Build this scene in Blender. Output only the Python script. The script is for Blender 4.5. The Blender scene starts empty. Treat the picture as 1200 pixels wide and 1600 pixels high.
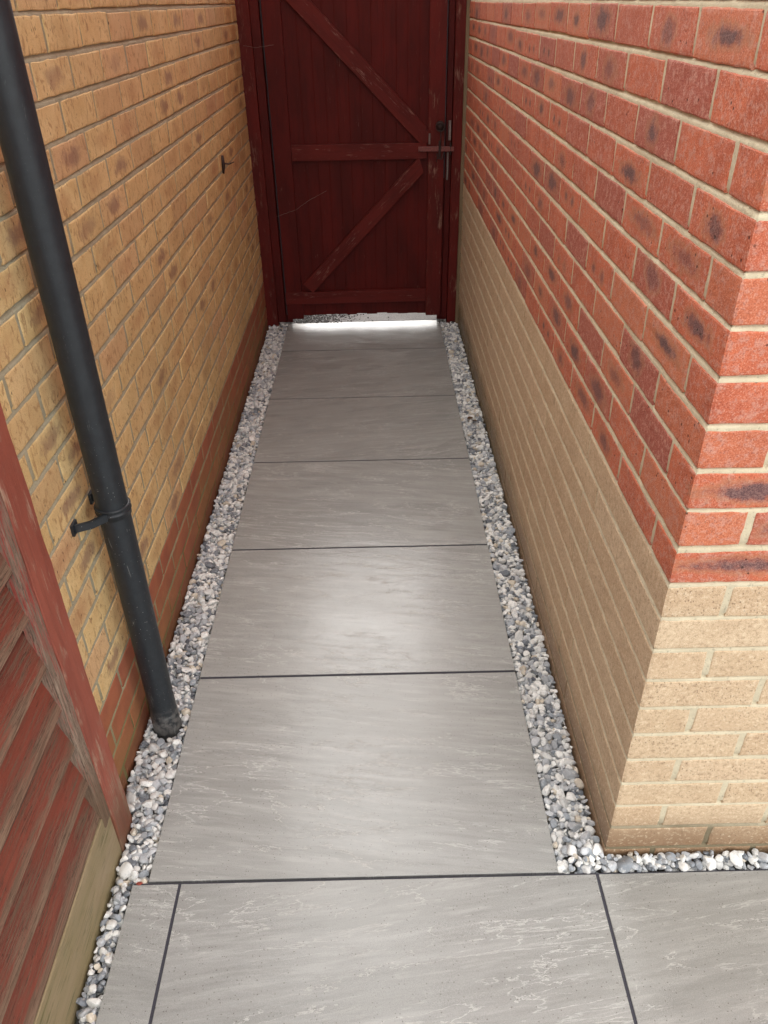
import bpy, bmesh, math, random
import numpy as np
from mathutils import Vector, Matrix, noise
rng = np.random.default_rng(7); random.seed(7)
sc = bpy.context.scene
R = math.radians

# ---------------------------------------------------------------- camera
cd = bpy.data.cameras.new('camera'); cam = bpy.data.objects.new('camera', cd)
sc.collection.objects.link(cam); sc.camera = cam
PITCH, ROLL, YAW = R(-33.5428), R(-1.073), R(0.2822)
F = Vector((math.sin(YAW)*math.cos(PITCH), math.cos(YAW)*math.cos(PITCH), math.sin(PITCH)))
Rt = Vector((math.cos(YAW), -math.sin(YAW), 0)); U = Rt.cross(F)
R2 = math.cos(ROLL)*Rt + math.sin(ROLL)*U; U2 = -math.sin(ROLL)*Rt + math.cos(ROLL)*U
m = Matrix((R2, U2, -F)).transposed().to_4x4(); m.translation = (0.5284, 0, 1.61)
cam.matrix_world = m
cd.sensor_fit = 'VERTICAL'; cd.sensor_height = 36; cd.lens = 36*1208.8/1600
cd.clip_start = 0.02; cd.clip_end = 500

# ---------------------------------------------------------------- light
SUN_EL, SUN_AZ = R(39), R(4)          # azimuth clockwise from +y: beyond the gate, a little to the right
w = bpy.data.worlds.new('World'); sc.world = w; w.use_nodes = True
nt = w.node_tree; nt.nodes.clear()
sky = nt.nodes.new('ShaderNodeTexSky'); sky.sky_type = 'NISHITA'; sky.sun_disc = False
sky.sun_elevation = SUN_EL; sky.sun_rotation = SUN_AZ; sky.dust_density = 6; sky.air_density = 1.0; sky.ozone_density = 1
hs = nt.nodes.new('ShaderNodeHueSaturation'); hs.inputs['Saturation'].default_value = 0.16
bg = nt.nodes.new('ShaderNodeBackground'); bg.inputs[1].default_value = 0.15
wo = nt.nodes.new('ShaderNodeOutputWorld')
nt.links.new(sky.outputs[0], hs.inputs['Color']); 
cm = nt.nodes.new('ShaderNodeMix'); cm.data_type = 'RGBA'; cm.inputs[0].default_value = 0.75; cm.inputs[7].default_value = (7.0, 6.9, 6.65, 1)   # even cloud cover over the clear sky
nt.links.new(hs.outputs[0], cm.inputs[6]); nt.links.new(cm.outputs[2], bg.inputs[0]); nt.links.new(bg.outputs[0], wo.inputs[0])
sl = bpy.data.lights.new('sun', 'SUN'); sl.energy = 0.5; sl.angle = R(55); sl.color = (1, 0.98, 0.95)
so = bpy.data.objects.new('sun', sl); sc.collection.objects.link(so)
dv = Vector((math.sin(SUN_AZ)*math.cos(SUN_EL), math.cos(SUN_AZ)*math.cos(SUN_EL), math.sin(SUN_EL)))
so.rotation_euler = dv.to_track_quat('Z', 'Y').to_euler(); so.location = dv*20
vs = sc.view_settings; vs.view_transform = 'Standard'; vs.look = 'None'; vs.gamma = 1; vs.exposure = 1.5
sc.render.engine = 'CYCLES'

# ---------------------------------------------------------------- node helper
class G:
    def __init__(s, name):
        s.m = bpy.data.materials.new(name); s.m.use_nodes = True; s.t = s.m.node_tree
        s.t.nodes.clear(); s.out = s.t.nodes.new('ShaderNodeOutputMaterial')
        s.b = s.t.nodes.new('ShaderNodeBsdfPrincipled'); s.t.links.new(s.b.outputs[0], s.out.inputs[0])
    def put(s, sock, v):
        if isinstance(v, bpy.types.NodeSocket): s.t.links.new(v, sock)
        else:
            if hasattr(sock.default_value, '__len__'):
                if not hasattr(v, '__len__'): v = (v,)*len(sock.default_value)
                elif len(v) == 3 and len(sock.default_value) == 4: v = (*v, 1)
            sock.default_value = v
    def math(s, op, a, b=0.0, clamp=False):
        n = s.t.nodes.new('ShaderNodeMath'); n.operation = op; n.use_clamp = clamp
        s.put(n.inputs[0], a); s.put(n.inputs[1], b); return n.outputs[0]
    def vm(s, op, a, b=(0, 0, 0)):
        n = s.t.nodes.new('ShaderNodeVectorMath'); n.operation = op
        s.put(n.inputs[0], a); s.put(n.inputs[1], b)
        return n.outputs['Value'] if op in ('LENGTH', 'DISTANCE') else n.outputs[0]
    def attr(s, name):
        n = s.t.nodes.new('ShaderNodeAttribute'); n.attribute_name = name; return n
    def sep(s, v):
        n = s.t.nodes.new('ShaderNodeSeparateXYZ'); s.put(n.inputs[0], v); return n.outputs
    def comb(s, x, y, z):
        n = s.t.nodes.new('ShaderNodeCombineXYZ')
        for i, q in enumerate((x, y, z)): s.put(n.inputs[i], q)
        return n.outputs[0]
    def obj(s): return s.t.nodes.new('ShaderNodeTexCoord').outputs['Object']
    def noise(s, v, scale, detail=3, rough=0.5, dist=0.0):
        n = s.t.nodes.new('ShaderNodeTexNoise'); s.put(n.inputs['Vector'], v)
        n.inputs['Scale'].default_value = scale; n.inputs['Detail'].default_value = detail
        n.inputs['Roughness'].default_value = rough; n.inputs['Distortion'].default_value = dist
        return n.outputs['Fac']
    def vor(s, v, scale, feature='F1'):
        n = s.t.nodes.new('ShaderNodeTexVoronoi'); n.feature = feature; s.put(n.inputs['Vector'], v)
        n.inputs['Scale'].default_value = scale; return n
    def map(s, v, a, b, c=0.0, d=1.0, smooth=True):
        n = s.t.nodes.new('ShaderNodeMapRange'); n.interpolation_type = 'SMOOTHSTEP' if smooth else 'LINEAR'
        for i, q in enumerate((v, a, b, c, d)): s.put(n.inputs[i], q)
        return n.outputs[0]
    def mix(s, f, a, b, mode='MIX'):
        n = s.t.nodes.new('ShaderNodeMix'); n.data_type = 'RGBA'; n.blend_type = mode
        s.put(n.inputs[0], f); s.put(n.inputs[6], a); s.put(n.inputs[7], b); return n.outputs[2]
    def mul(s, a, b): return s.math('MULTIPLY', a, b)
    def bump(s, h, dist, strength=1.0, prev=None):
        n = s.t.nodes.new('ShaderNodeBump'); s.put(n.inputs['Height'], h)
        n.inputs['Distance'].default_value = dist; n.inputs['Strength'].default_value = strength
        if prev is not None: s.put(n.inputs['Normal'], prev)
        return n.outputs[0]
    def done(s, col, rough, nrm=None, **kw):
        s.put(s.b.inputs['Base Color'], col); s.put(s.b.inputs['Roughness'], rough)
        if nrm is not None: s.put(s.b.inputs['Normal'], nrm)
        for k, v in kw.items(): s.put(s.b.inputs[k.replace('_', ' ')], v)
        return s.m

# ---------------------------------------------------------------- materials
def mat_red_brick():
    g = G('red_brick'); P = g.obj(); bc = g.attr('bc').outputs['Vector']; br = g.attr('br').outputs['Vector']
    x, y, _ = g.sep(bc); r1, r2, r3 = g.sep(br)
    S = g.vm('ADD', P, g.vm('SCALE', br)); S.node.inputs[1].default_value = (0, 0, 0)
    sh = g.vm('MULTIPLY', br, (7.0, 9.0, 11.0)); Q = g.vm('ADD', P, sh)
    n1 = g.noise(Q, 14, 4, .6); n2 = g.noise(Q, 90, 4, .65); n3 = g.noise(Q, 420, 3, .7)
    c = g.mix(g.map(n1, .3, .7), (.62, .158, .074), (.48, .116, .060))
    c = g.mix(g.map(r1, .5, 1), c, (.38, .095, .068))
    c = g.mix(g.mul(g.map(r1, .22, 0), .6), c, (.60, .21, .105))
    c = g.mix(g.mul(g.map(n2, .46, .64), .65), c, (.58, .30, .235))
    c = g.mix(g.mul(g.map(n3, .52, .66), .6), c, (.72, .38, .27))
    c = g.mix(g.mul(g.map(n3, .46, .34), .6), c, (.20, .04, .03))
    # pale bloom, vertical smears
    bl = g.noise(g.vm('MULTIPLY', Q, (60, 60, 22)), 1, 3, .5)
    c = g.mix(g.mul(g.map(bl, .66, .8), .35), c, (.62, .42, .38))
    # kiss mark: oval with purple centre and tan rim
    dn = g.noise(Q, 55, 4, .6)
    cx = g.math('SUBTRACT', x, g.mul(g.math('SUBTRACT', r3, .5), .03))
    szx = g.map(r3, 0, 1, .034, .072, False); szy = g.map(r1, 0, 1, .015, .027, False)
    big = g.attr('big').outputs['Fac']
    szx = g.math('ADD', szx, g.mul(big, .035))
    yo = g.math('ADD', y, g.mul(g.math('SUBTRACT', g.math('FRACT', g.mul(r1, 7.3)), .5), .016))
    e = g.vm('LENGTH', g.comb(g.math('DIVIDE', cx, szx), g.math('DIVIDE', yo, szy), 0.0))
    twin = g.vm('LENGTH', g.comb(g.math('DIVIDE', g.math('SUBTRACT', g.math('ABSOLUTE', cx), .035), .016), g.math('DIVIDE', yo, .013), 0.0))
    tw = g.map(g.math('FRACT', g.mul(r3, 5.7)), .80, .84)
    e = g.math('ADD', g.mul(e, g.math('SUBTRACT', 1.0, tw)), g.mul(twin, tw))
    e = g.math('ADD', e, g.mul(g.math('SUBTRACT', dn, .5), 1.5))
    e = g.math('ADD', e, g.mul(g.math('SUBTRACT', n1, .5), 1.2))
    has = 0; weak = g.map(g.math('FRACT', g.mul(r2, 9.1)), 0, 1, .5, 1, False)
    core = g.mul(g.mul(g.map(e, 1.1, .30), weak), g.map(r2, .68, .64))
    rim = g.mul(g.mul(g.map(e, 1.45, 1.0), g.map(e, .55, 1.0)), g.map(r2, .68, .64))
    c = g.mix(g.mul(rim, .42), c, (.40, .21, .12))
    c = g.mix(g.mul(core, .95), c, g.mix(g.map(n3, .42, .6), (.085, .052, .060), (.21, .125, .12)))
    # pits
    v = g.vor(Q, 55); pit = g.mul(g.map(v.outputs['Distance'], .17, .07), g.map(g.noise(Q, 9, 2), .5, .56))
    c = g.mix(g.mul(pit, .8), c, (.05, .025, .02))
    h = g.math('ADD', g.mul(n2, .5), g.mul(n3, .5)); h = g.math('SUBTRACT', h, g.mul(pit, .8))
    zz = g.sep(P)[2]
    return g.done(c, g.map(n2, .3, .7, .62, .85), g.bump(h, .0022, .8), Specular_IOR_Level=.35)

def mat_buff_brick():
    g = G('buff_brick'); P = g.obj(); bc = g.attr('bc').outputs['Vector']; br = g.attr('br').outputs['Vector']
    r1, r2, r3 = g.sep(br); Q = g.vm('ADD', P, g.vm('MULTIPLY', br, (7, 9, 11)))
    zz = g.sep(P)[2]; yy = g.sep(P)[1]
    n1 = g.noise(Q, 12, 4, .6); n2 = g.noise(Q, 120, 4, .65); n3 = g.noise(Q, 520, 3, .7)
    c = g.mix(g.map(n1, .3, .7), (.66, .50, .33), (.57, .41, .26))
    c = g.mix(g.mul(g.map(r1, .55, 1), .35), c, (.60, .41, .26))
    c = g.mix(g.mul(g.map(r2, .75, 1), .35), c, (.76, .60, .42))
    c = g.mix(g.mul(g.map(n3, .52, .68), .55), c, (.82, .70, .54))
    c = g.mix(g.mul(g.map(n3, .46, .34), .6), c, (.32, .20, .12))
    v = g.vor(g.vm('MULTIPLY', Q, (1, 1, .5)), 230)
    pit = g.mul(g.map(v.outputs['Distance'], .30, .12), g.map(v.outputs['Color'], .55, .7))
    c = g.mix(g.mul(pit, .6), c, (.16, .09, .05))
    st = g.map(g.noise(P, 11, 4, .6), .66, .74); c = g.mix(g.mul(st, .35), c, (.22, .13, .09))
    # damp staining, worst in the two lowest courses
    wet = g.map(g.math('ADD', zz, g.mul(g.noise(P, 7, 3), .12)), .24, .07)
    c = g.mix(g.mul(wet, .80), c, (.20, .105, .052))
    side = g.map(g.sep(P)[0], 1.0125, 1.0105)
    c = g.mix(g.mul(side, g.map(g.noise(P, 3, 4, .6), .3, .7, .0, .30)), c, (.58, .44, .29))
    gr = g.mul(g.map(g.math('ADD', zz, g.mul(g.noise(P, 5, 3), .2)), .30, .12), g.map(yy, 1.8, 3.2))
    c = g.mix(g.mul(gr, .75), c, (.13, .10, .035))
    c = g.mix(g.mul(g.map(n2, .47, .33), .55), c, (.36, .24, .15)); c = g.mix(g.mul(g.map(n2, .53, .67), .45), c, (.84, .71, .52))
    h = g.math('SUBTRACT', g.math('ADD', g.mul(n2, .4), g.mul(n3, .5)), g.mul(pit, .9))
    return g.done(c, g.mix(wet, (.75,)*3, (.45,)*3), g.bump(h, .0018, .8), Specular_IOR_Level=.35)

def mat_yellow_brick():
    g = G('yellow_brick'); P = g.obj(); bc = g.attr('bc').outputs['Vector']; br = g.attr('br').outputs['Vector']
    x, y, _ = g.sep(bc); r1, r2, r3 = g.sep(br); Q = g.vm('ADD', P, g.vm('MULTIPLY', br, (7, 9, 11)))
    px, py, zz = g.sep(P)
    n1 = g.noise(Q, 11, 4, .6, .6); n2 = g.noise(g.vm('MULTIPLY', Q, (1, 1.0, .55)), 60, 4, .65, 1.2); n3 = g.noise(Q, 480, 3, .7)
    c = g.mix(g.map(n1, .3, .68), (.80, .60, .30), (.69, .47, .215))
    c = g.mix(g.mul(g.map(r1, .6, 1), .6), c, (.56, .345, .185))
    c = g.mix(g.mul(g.map(r1, .3, 0), .45), c, (.66, .45, .22))
    c = g.mix(g.mul(g.map(r3, .8, .95), .45), c, (.62, .34, .22))
    c = g.mix(g.mul(g.map(n2, .5, .72), .45), c, (.70, .47, .22))
    c = g.mix(g.mul(g.map(n2, .48, .36), .75), c, (.40, .22, .095))
    c = g.mix(g.mul(g.map(n3, .52, .68), .4), c, (.80, .60, .36)); c = g.mix(g.mul(g.map(n3, .46, .34), .4), c, (.30, .16, .07))
    e = g.vm('LENGTH', g.comb(g.math('DIVIDE', x, .062), g.math('DIVIDE', y, .022), 0.0))
    e = g.math('ADD', e, g.mul(g.math('SUBTRACT', g.noise(Q, 28, 5, .7), .5), 2.8))
    c = g.mix(g.mul(g.mul(g.map(e, 1.3, .3), g.map(r2, .80, .88)), .62), c, (.20, .095, .085))
    c = g.mix(g.mul(g.mul(g.map(e, 1.5, .2), g.map(r2, .22, .18)), .4), c, (.42, .19, .09))
    v = g.vor(g.vm('MULTIPLY', Q, (1, 1.2, .55)), 95)
    pit = g.mul(g.map(v.outputs['Distance'], .24, .10), g.map(v.outputs['Color'], .72, .76))
    c = g.mix(g.mul(pit, .85), c, (.07, .035, .02))
    # darkened red courses at the foot of the wall
    foot = g.attr('foot').outputs['Fac']
    cr = g.mix(g.map(n1, .3, .7), (.42, .135, .072), (.33, .10, .058))
    c = g.mix(foot, c, cr)
    al = g.mul(g.map(g.math('ADD', zz, g.mul(g.noise(P, 6, 4, .6), .34)), .50, .16), g.map(g.noise(P, 4, 3), .3, .6, .2, 1))
    c = g.mix(g.mul(al, .45), c, (.26, .20, .06))
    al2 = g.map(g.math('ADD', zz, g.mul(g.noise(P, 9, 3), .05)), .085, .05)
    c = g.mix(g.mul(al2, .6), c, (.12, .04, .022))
    c = g.mix(g.mul(g.map(g.noise(P, 1.7, 4, .6), .45, .7), .25), c, (.27, .20, .09))
    h = g.math('SUBTRACT', g.math('ADD', g.mul(n2, 1.0), g.mul(n3, .25)), g.mul(pit, .7))
    return g.done(c, .78, g.bump(h, .0030, .8), Specular_IOR_Level=.3)

def mat_mortar(name, ca, cb, green=0.0, dark=None):
    g = G(name); P = g.obj(); zz = g.sep(P)[2]
    n = g.noise(P, 25, 4, .6); n3 = g.noise(P, 600, 3, .7); n4 = g.noise(P, 160, 3, .6)
    c = g.mix(g.map(n, .3, .7), ca, cb)
    c = g.mix(g.mul(g.map(n3, .5, .75), .3), c, tuple(min(1, q*1.35) for q in ca))
    c = g.mix(g.mul(g.map(n4, .42, .3), .5), c, tuple(q*.45 for q in cb))
    wet = g.map(g.math('ADD', zz, g.mul(g.noise(P, 7, 3), .1)), .20, .12)
    c = g.mix(g.mul(wet, .8), c, dark or (.10, .075, .035))
    if green:
        al = g.mul(g.map(g.math('ADD', zz, g.mul(g.noise(P, 8, 4), .3)), .55, .25), green)
        c = g.mix(al, c, (.22, .20, .06))
    return g.done(c, .88, g.bump(g.math('ADD', g.mul(n4, .7), g.mul(n3, .4)), .0022, .9), Specular_IOR_Level=.25)

def mat_slab():
    g = G('grey_porcelain'); sv = g.attr('sc').outputs['Vector']
    x, y, z = g.sep(sv)
    V = g.vm('MULTIPLY', sv, (1, 1, 1))
    wv = g.math('ADD', y, g.mul(x, -.13)); wv = g.math('ADD', wv, g.mul(g.noise(V, 2.3, 3, .5), .035))
    A = g.comb(g.mul(x, 3.0), g.mul(wv, 32), z)
    s1 = g.noise(A, 1, 7, .66, .1); s2 = g.noise(g.comb(g.mul(x, 7), g.mul(wv, 70), z), 1, 4, .6)
    big = g.noise(g.comb(g.mul(x, 1.3), g.mul(wv, 3.5), z), 1, 4, .5)
    c = g.mix(g.map(s1, .32, .70), (.272, .274, .266), (.325, .327, .320))
    c = g.mix(g.mul(g.map(big, .4, .68), .14), c, (.375, .37, .35))
    c = g.mix(g.mul(g.map(s2, .5, .68), .38), c, (.43, .43, .42))
    c = g.mix(g.mul(g.map(s2, .47, .32), .28), c, (.21, .21, .202))
    # raised pale veins: contour lines of a stretched field, in patches
    B = g.comb(g.mul(x, 4.0), g.mul(wv, 14), z)
    f = g.noise(B, 1, 9, .60, .2); ve = g.math('ABSOLUTE', g.math('SUBTRACT', f, .5))
    patch = g.map(g.noise(g.comb(g.mul(x, 2.5), g.mul(y, 5), g.math('ADD', z, 9.0)), 1, 3, .6), .46, .56)
    vein = g.mul(g.map(ve, .0075, .001), patch)
    f2 = g.noise(g.comb(g.mul(x, 2.2), g.mul(wv, 20), g.math('ADD', z, 4.0)), 1, 8, .62, .3)
    v2 = g.mul(g.map(g.math('ABSOLUTE', g.math('SUBTRACT', f2, .53)), .012, .001), g.map(g.noise(g.comb(g.mul(x, 4), g.mul(y, 9), g.math('ADD', z, 2.0)), 1, 3, .6), .46, .58))
    vv = g.math('MAXIMUM', vein, g.mul(v2, .8))
    c = g.mix(g.mul(vv, .60), c, (.60, .60, .58))
    n3 = g.noise(sv, 700, 3, .7); vo = g.vor(sv, 150)
    sp = g.mul(g.map(vo.outputs['Distance'], .26, .12), g.map(vo.outputs['Color'], .62, .66))
    c = g.mix(g.mul(sp, .75), c, (.12, .11, .10))
    c = g.mix(g.mul(g.map(n3, .52, .68), .35), c, (.50, .49, .47)); c = g.mix(g.mul(g.map(n3, .46, .32), .4), c, (.13, .125, .12))
    ter = g.map(f, .46, .54); h = g.math('ADD', g.mul(ter, .5), g.mul(s1, .6)); h = g.math('ADD', h, g.mul(vv, .35))
    nb = g.bump(h, .0012, .38); nb = g.bump(g.math('ADD', g.mul(n3, .5), g.mul(s2, .6)), .0005, .4, nb)
    ro = g.math('ADD', g.map(big, .3, .7, .19, .30), g.mul(n3, .06))
    g.put(g.b.inputs['Coat Normal'], g.bump(h, .0008, .3))
    return g.done(c, ro, nb, Specular_IOR_Level=.40, Coat_Weight=.20, Coat_Roughness=.14, Coat_IOR=1.38)

def mat_grout():
    g = G('dark_grout'); P = g.obj(); n = g.noise(P, 300, 3)
    return g.done(g.mix(n, (.040, .039, .050), (.075, .073, .088)), .9, g.bump(n, .001), Specular_IOR_Level=.12)

def mat_stone():
    g = G('gravel_stone'); P = g.obj(); col = g.attr('col').outputs['Color']
    n = g.noise(P, 130, 4, .6); n2 = g.noise(P, 600, 3, .6)
    c = g.mix(g.mul(g.map(n, .5, .68), .45), col, (.33, .34, .37)); c = g.mix(g.mul(g.map(n, .45, .3), .4), c, (.86, .84, .80))
    c = g.mix(g.mul(g.map(n2, .58, .74), .3), c, (.55, .50, .42))
    return g.done(c, g.map(n2, .3, .7, .35, .65), g.bump(g.math('ADD', n, g.mul(n2, .4)), .0012, .7), Specular_IOR_Level=.45)

def mat_soil(name='gravel_bed', a=(.09, .085, .08), b=(.20, .19, .175)):
    g = G(name); P = g.obj(); n = g.noise(P, 120, 5, .7)
    return g.done(g.mix(n, a, b), .9, g.bump(n, .006))

def mat_wood(name, paint_a, paint_b, bare_a, bare_b, wear, knots=True, lap=False, foot=False, gloss=.55, dirt=.3, fine=.5):
    """grain runs along the object's own Z axis"""
    g = G(name); P = g.obj(); oi = g.t.nodes.new('ShaderNodeObjectInfo').outputs['Random']
    px, py, pz = g.sep(P); off = g.mul(oi, 37.0)
    Q = g.comb(g.math('ADD', px, off), g.math('ADD', py, g.mul(oi, 11)), pz)
    gr = g.noise(g.vm('MULTIPLY', Q, (1, 1, .035)), 330, 4, .65, .3)
    gr2 = g.noise(g.vm('MULTIPLY', Q, (1, 1, .06)), 70, 5, .6, .4)
    n1 = g.noise(g.vm('MULTIPLY', Q, (1, 1, .3)), 9, 4, .6); n2 = g.noise(Q, 260, 3, .7); n4 = g.noise(g.vm('MULTIPLY', Q, (1, 1, .35)), 30, 5, .7)
    paint = g.mix(g.map(n1, .3, .7), paint_a, paint_b)
    paint = g.mix(g.mul(g.map(gr2, .5, .7), .35), paint, tuple(q*.55 for q in paint_b))
    bare = g.mix(g.map(gr, .40, .60), bare_a, bare_b)
    bare = g.mix(g.mul(g.map(gr2, .55, .35), .5), bare, tuple(q*.5 for q in bare_a))
    wm = g.math('ADD', g.mul(n4, .55-.3*(fine == 1)), g.math('ADD', g.mul(gr, .25 + .3*fine + .25*(fine == 1)), g.mul(n1, .25)))
    if foot: wm = g.math('ADD', wm, g.map(pz, .55, .05, 0, .12))
    if lap:
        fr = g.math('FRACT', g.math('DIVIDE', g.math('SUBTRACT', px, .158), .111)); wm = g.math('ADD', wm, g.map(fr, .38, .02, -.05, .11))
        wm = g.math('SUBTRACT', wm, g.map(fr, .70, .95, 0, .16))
    wm = g.map(wm, .77 - wear - .02*(fine == 1), .89 - wear + .04*(fine == 1))
    c = g.mix(wm, paint, bare)
    c = g.mix(g.mul(g.map(n2, .62, .78), dirt), c, tuple(min(1, q*1.5) for q in bare_a))
    if fine == 1:
        g2 = g.noise(g.vm('MULTIPLY', Q, (1, 1, .05)), 210, 3, .5)
        ck = g.mul(g.map(g.math('ABSOLUTE', g.math('SUBTRACT', g2, .5)), .022, .004), g.map(n4, .45, .55)); c = g.mix(g.mul(ck, .75), c, (.045, .025, .018))
    if foot: c = g.mix(g.mul(g.map(g.math('ADD', pz, g.mul(n1, .2)), .34, .12), .65), c, (.11, .065, .035))
    if lap: c = g.mix(g.mul(g.map(g.math('ADD', fr, g.mul(gr2, .15)), .76, .92), .85), c, (.045, .020, .016))  # painted lap shadow: dark band just below the overhanging board
    h = g.math('ADD', g.mul(gr, .8), g.mul(n2, .2)); h = g.math('SUBTRACT', h, g.mul(wm, .35))
    if knots:
        v = g.vor(g.vm('MULTIPLY', Q, (1, 1, .45)), 5.5); d = v.outputs['Distance']
        k = g.mul(g.map(d, .085, .03), g.map(v.outputs['Color'], .5, .55)); c = g.mix(g.mul(k, .7), c, tuple(q*.35 for q in bare_a))
        h = g.math('SUBTRACT', h, g.mul(k, .5))
    return g.done(c, g.mix(wm, (gloss,)*3, (.9,)*3), g.bump(h, .0016, .8), Specular_IOR_Level=.22)

def mat_plain(name, col, rough, metal=0.0, amp=.35, scale=120, bump=.0006, spec=.5):
    g = G(name); P = g.obj(); n = g.noise(P, scale, 4, .65)
    c = g.mix(g.map(n, .3, .7), tuple(q*(1-amp) for q in col), tuple(min(1, q*(1+amp)) for q in col))
    return g.done(c, g.map(n, .3, .7, rough*.8, min(1, rough*1.25)), g.bump(n, bump, .6), Metallic=metal, Specular_IOR_Level=spec)

def mat_pipe():
    g = G('black_plastic'); P = g.obj(); px, py, pz = g.sep(P)
    n = g.noise(P, 60, 4, .6); n2 = g.noise(g.vm('MULTIPLY', P, (1, 1, .25)), 45, 5, .7, 1.5)
    c = g.mix(g.map(n, .3, .7), (.013, .018, .024), (.018, .024, .031))
    # chalky scuffs, paint flecks, scratches, mud at the foot
    sc_ = g.mul(g.map(n2, .60, .70), g.map(g.noise(P, 9, 2), .50, .60)); c = g.mix(g.mul(sc_, .6), c, (.28, .29, .28))
    scr = g.map(g.math('ABSOLUTE', g.math('SUBTRACT', g.noise(g.vm('MULTIPLY', P, (1, 1, .5)), 16, 3, .5, 1.0), .5)), .0035, .0005)
    c = g.mix(g.mul(g.mul(scr, g.map(g.noise(P, 30, 2), .56, .64)), .6), c, (.005, .006, .008))
    v = g.vor(P, 170); fl = g.mul(g.map(v.outputs['Distance'], .16, .08), g.map(v.outputs['Color'], .66, .70)); fl = g.mul(fl, g.map(pz, .95, .75, .1, 1))
    c = g.mix(g.mul(fl, .8), c, (.42, .44, .42))
    mud = g.mul(g.map(pz, .10, .03), g.map(n, .35, .6)); c = g.mix(g.mul(mud, .6), c, (.20, .19, .18))
    return g.done(c, g.map(n2, .3, .7, .36, .55), g.bump(n2, .0006, .5), Specular_IOR_Level=.5)

M = dict(red=mat_red_brick(), buff=mat_buff_brick(), yel=mat_yellow_brick(),
    mred=mat_mortar('cream_mortar', (.70, .62, .45), (.60, .52, .37)),
    mbuff=mat_mortar('plinth_mortar', (.68, .61, .45), (.58, .51, .37)),
    myel=mat_mortar('grey_mortar', (.43, .39, .285), (.34, .31, .22), .45),
    slab=mat_slab(), grout=mat_grout(), stone=mat_stone(), soil=mat_soil(),
    gate=mat_wood('dark_red_gate_paint', (.098, .0058, .0045), (.062, .0038, .0030), (.17, .075, .06), (.26, .13, .11), .065, dirt=.12),
    rail=mat_wood('worn_red_rail_paint', (.128, .0125, .0095), (.085, .0075, .006), (.20, .085, .07), (.28, .15, .125), .12, dirt=.3),
    post=mat_wood('chalky_red_post_paint', (.125, .0105, .008), (.082, .007, .0055), (.22, .11, .085), (.28, .16, .12), .12, dirt=.3),
    batten=mat_wood('bare_brown_timber', (.22, .165, .10), (.18, .13, .08), (.27, .21, .135), (.20, .15, .09), .1, knots=False),
    fpost=mat_wood('faded_red_fence_paint', (.34, .098, .066), (.25, .068, .047), (.33, .19, .135), (.40, .26, .19), .12, dirt=.3, foot=True),
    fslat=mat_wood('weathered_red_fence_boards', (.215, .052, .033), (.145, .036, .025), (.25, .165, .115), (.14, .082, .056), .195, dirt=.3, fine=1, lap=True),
    fbat=mat_wood('greyed_batten_timber', (.30, .05, .04), (.26, .045, .036), (.34, .26, .20), (.17, .12, .09), .20, fine=1, foot=True),
    gboard=mat_wood('algae_brown_board', (.33, .25, .16), (.25, .20, .105), (.37, .30, .21), (.15, .135, .06), .17, dirt=.3),
    pipe=mat_pipe(), iron=mat_plain('rusty_dark_iron', (.045, .03, .028), .55, .6),
    redbar=mat_plain('red_painted_iron', (.17, .045, .040), .5, 0, .4), galv=mat_plain('dull_grey_steel', (.22, .18, .17), .45, .7),
    web=mat_plain('dusty_cobweb', (.22, .17, .15), .9, 0, .2), leaf=mat_plain('dead_brown_leaf', (.16, .085, .035), .7, 0, .4),
    debris=mat_plain('black_wet_debris', (.018, .014, .012), .5, 0, .5), chip=mat_plain('red_chip', (.30, .06, .04), .7),
    seal=mat_plain('grey_blue_rubber_strip', (.05, .056, .07), .7))

# ---------------------------------------------------------------- mesh helpers
def link(name, me, mat=None, parent=None, smooth=False):
    o = bpy.data.objects.new(name, me); sc.collection.objects.link(o)
    if mat is not None: me.materials.append(mat)
    if parent is not None: o.parent = parent
    me.polygons.foreach_set('use_smooth', np.full(len(me.polygons), bool(smooth)))
    return o
def mesh_np(name, V, Fq, attrs=None):
    me = bpy.data.meshes.new(name); n = Fq.shape[1]
    me.vertices.add(len(V)); me.vertices.foreach_set('co', V.astype(np.float32).ravel())
    me.loops.add(Fq.size); me.loops.foreach_set('vertex_index', Fq.astype(np.int32).ravel())
    me.polygons.add(len(Fq)); me.polygons.foreach_set('loop_start', np.arange(0, Fq.size, n, dtype=np.int32))
    me.update(calc_edges=True)
    for k, a in (attrs or {}).items():
        if a.ndim == 1: t = me.attributes.new(k, 'FLOAT', 'POINT'); t.data.foreach_set('value', a.astype(np.float32))
        elif a.shape[1] == 3: t = me.attributes.new(k, 'FLOAT_VECTOR', 'POINT'); t.data.foreach_set('vector', a.astype(np.float32).ravel())
        else: t = me.attributes.new(k, 'FLOAT_COLOR', 'POINT'); t.data.foreach_set('color', a.astype(np.float32).ravel())
    return me
def thing(name, label, cat, loc=(0, 0, 0), group=None):
    o = bpy.data.objects.new(name, None); o.empty_display_size = .1; sc.collection.objects.link(o); o.location = loc
    o['label'] = label; o['category'] = cat
    if group: o['group'] = group
    return o
def tag(o, label, cat, group=None):
    o['label'] = label; o['category'] = cat
    if group: o['group'] = group
    return o
def keep(o, parent):   # parent without moving
    bpy.context.view_layer.update()
    o.parent = parent; o.matrix_parent_inverse = parent.matrix_world.inverted(); return o

def wob(P, amp, f, seed):
    r = np.random.default_rng(seed); out = np.zeros(P.shape[0])
    for i in range(5):
        k = r.normal(size=P.shape[1])*f*(1+.6*i); out += np.sin(P@k + r.uniform(0, 6.28))/(1+.5*i)
    return out*amp/2

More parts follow.
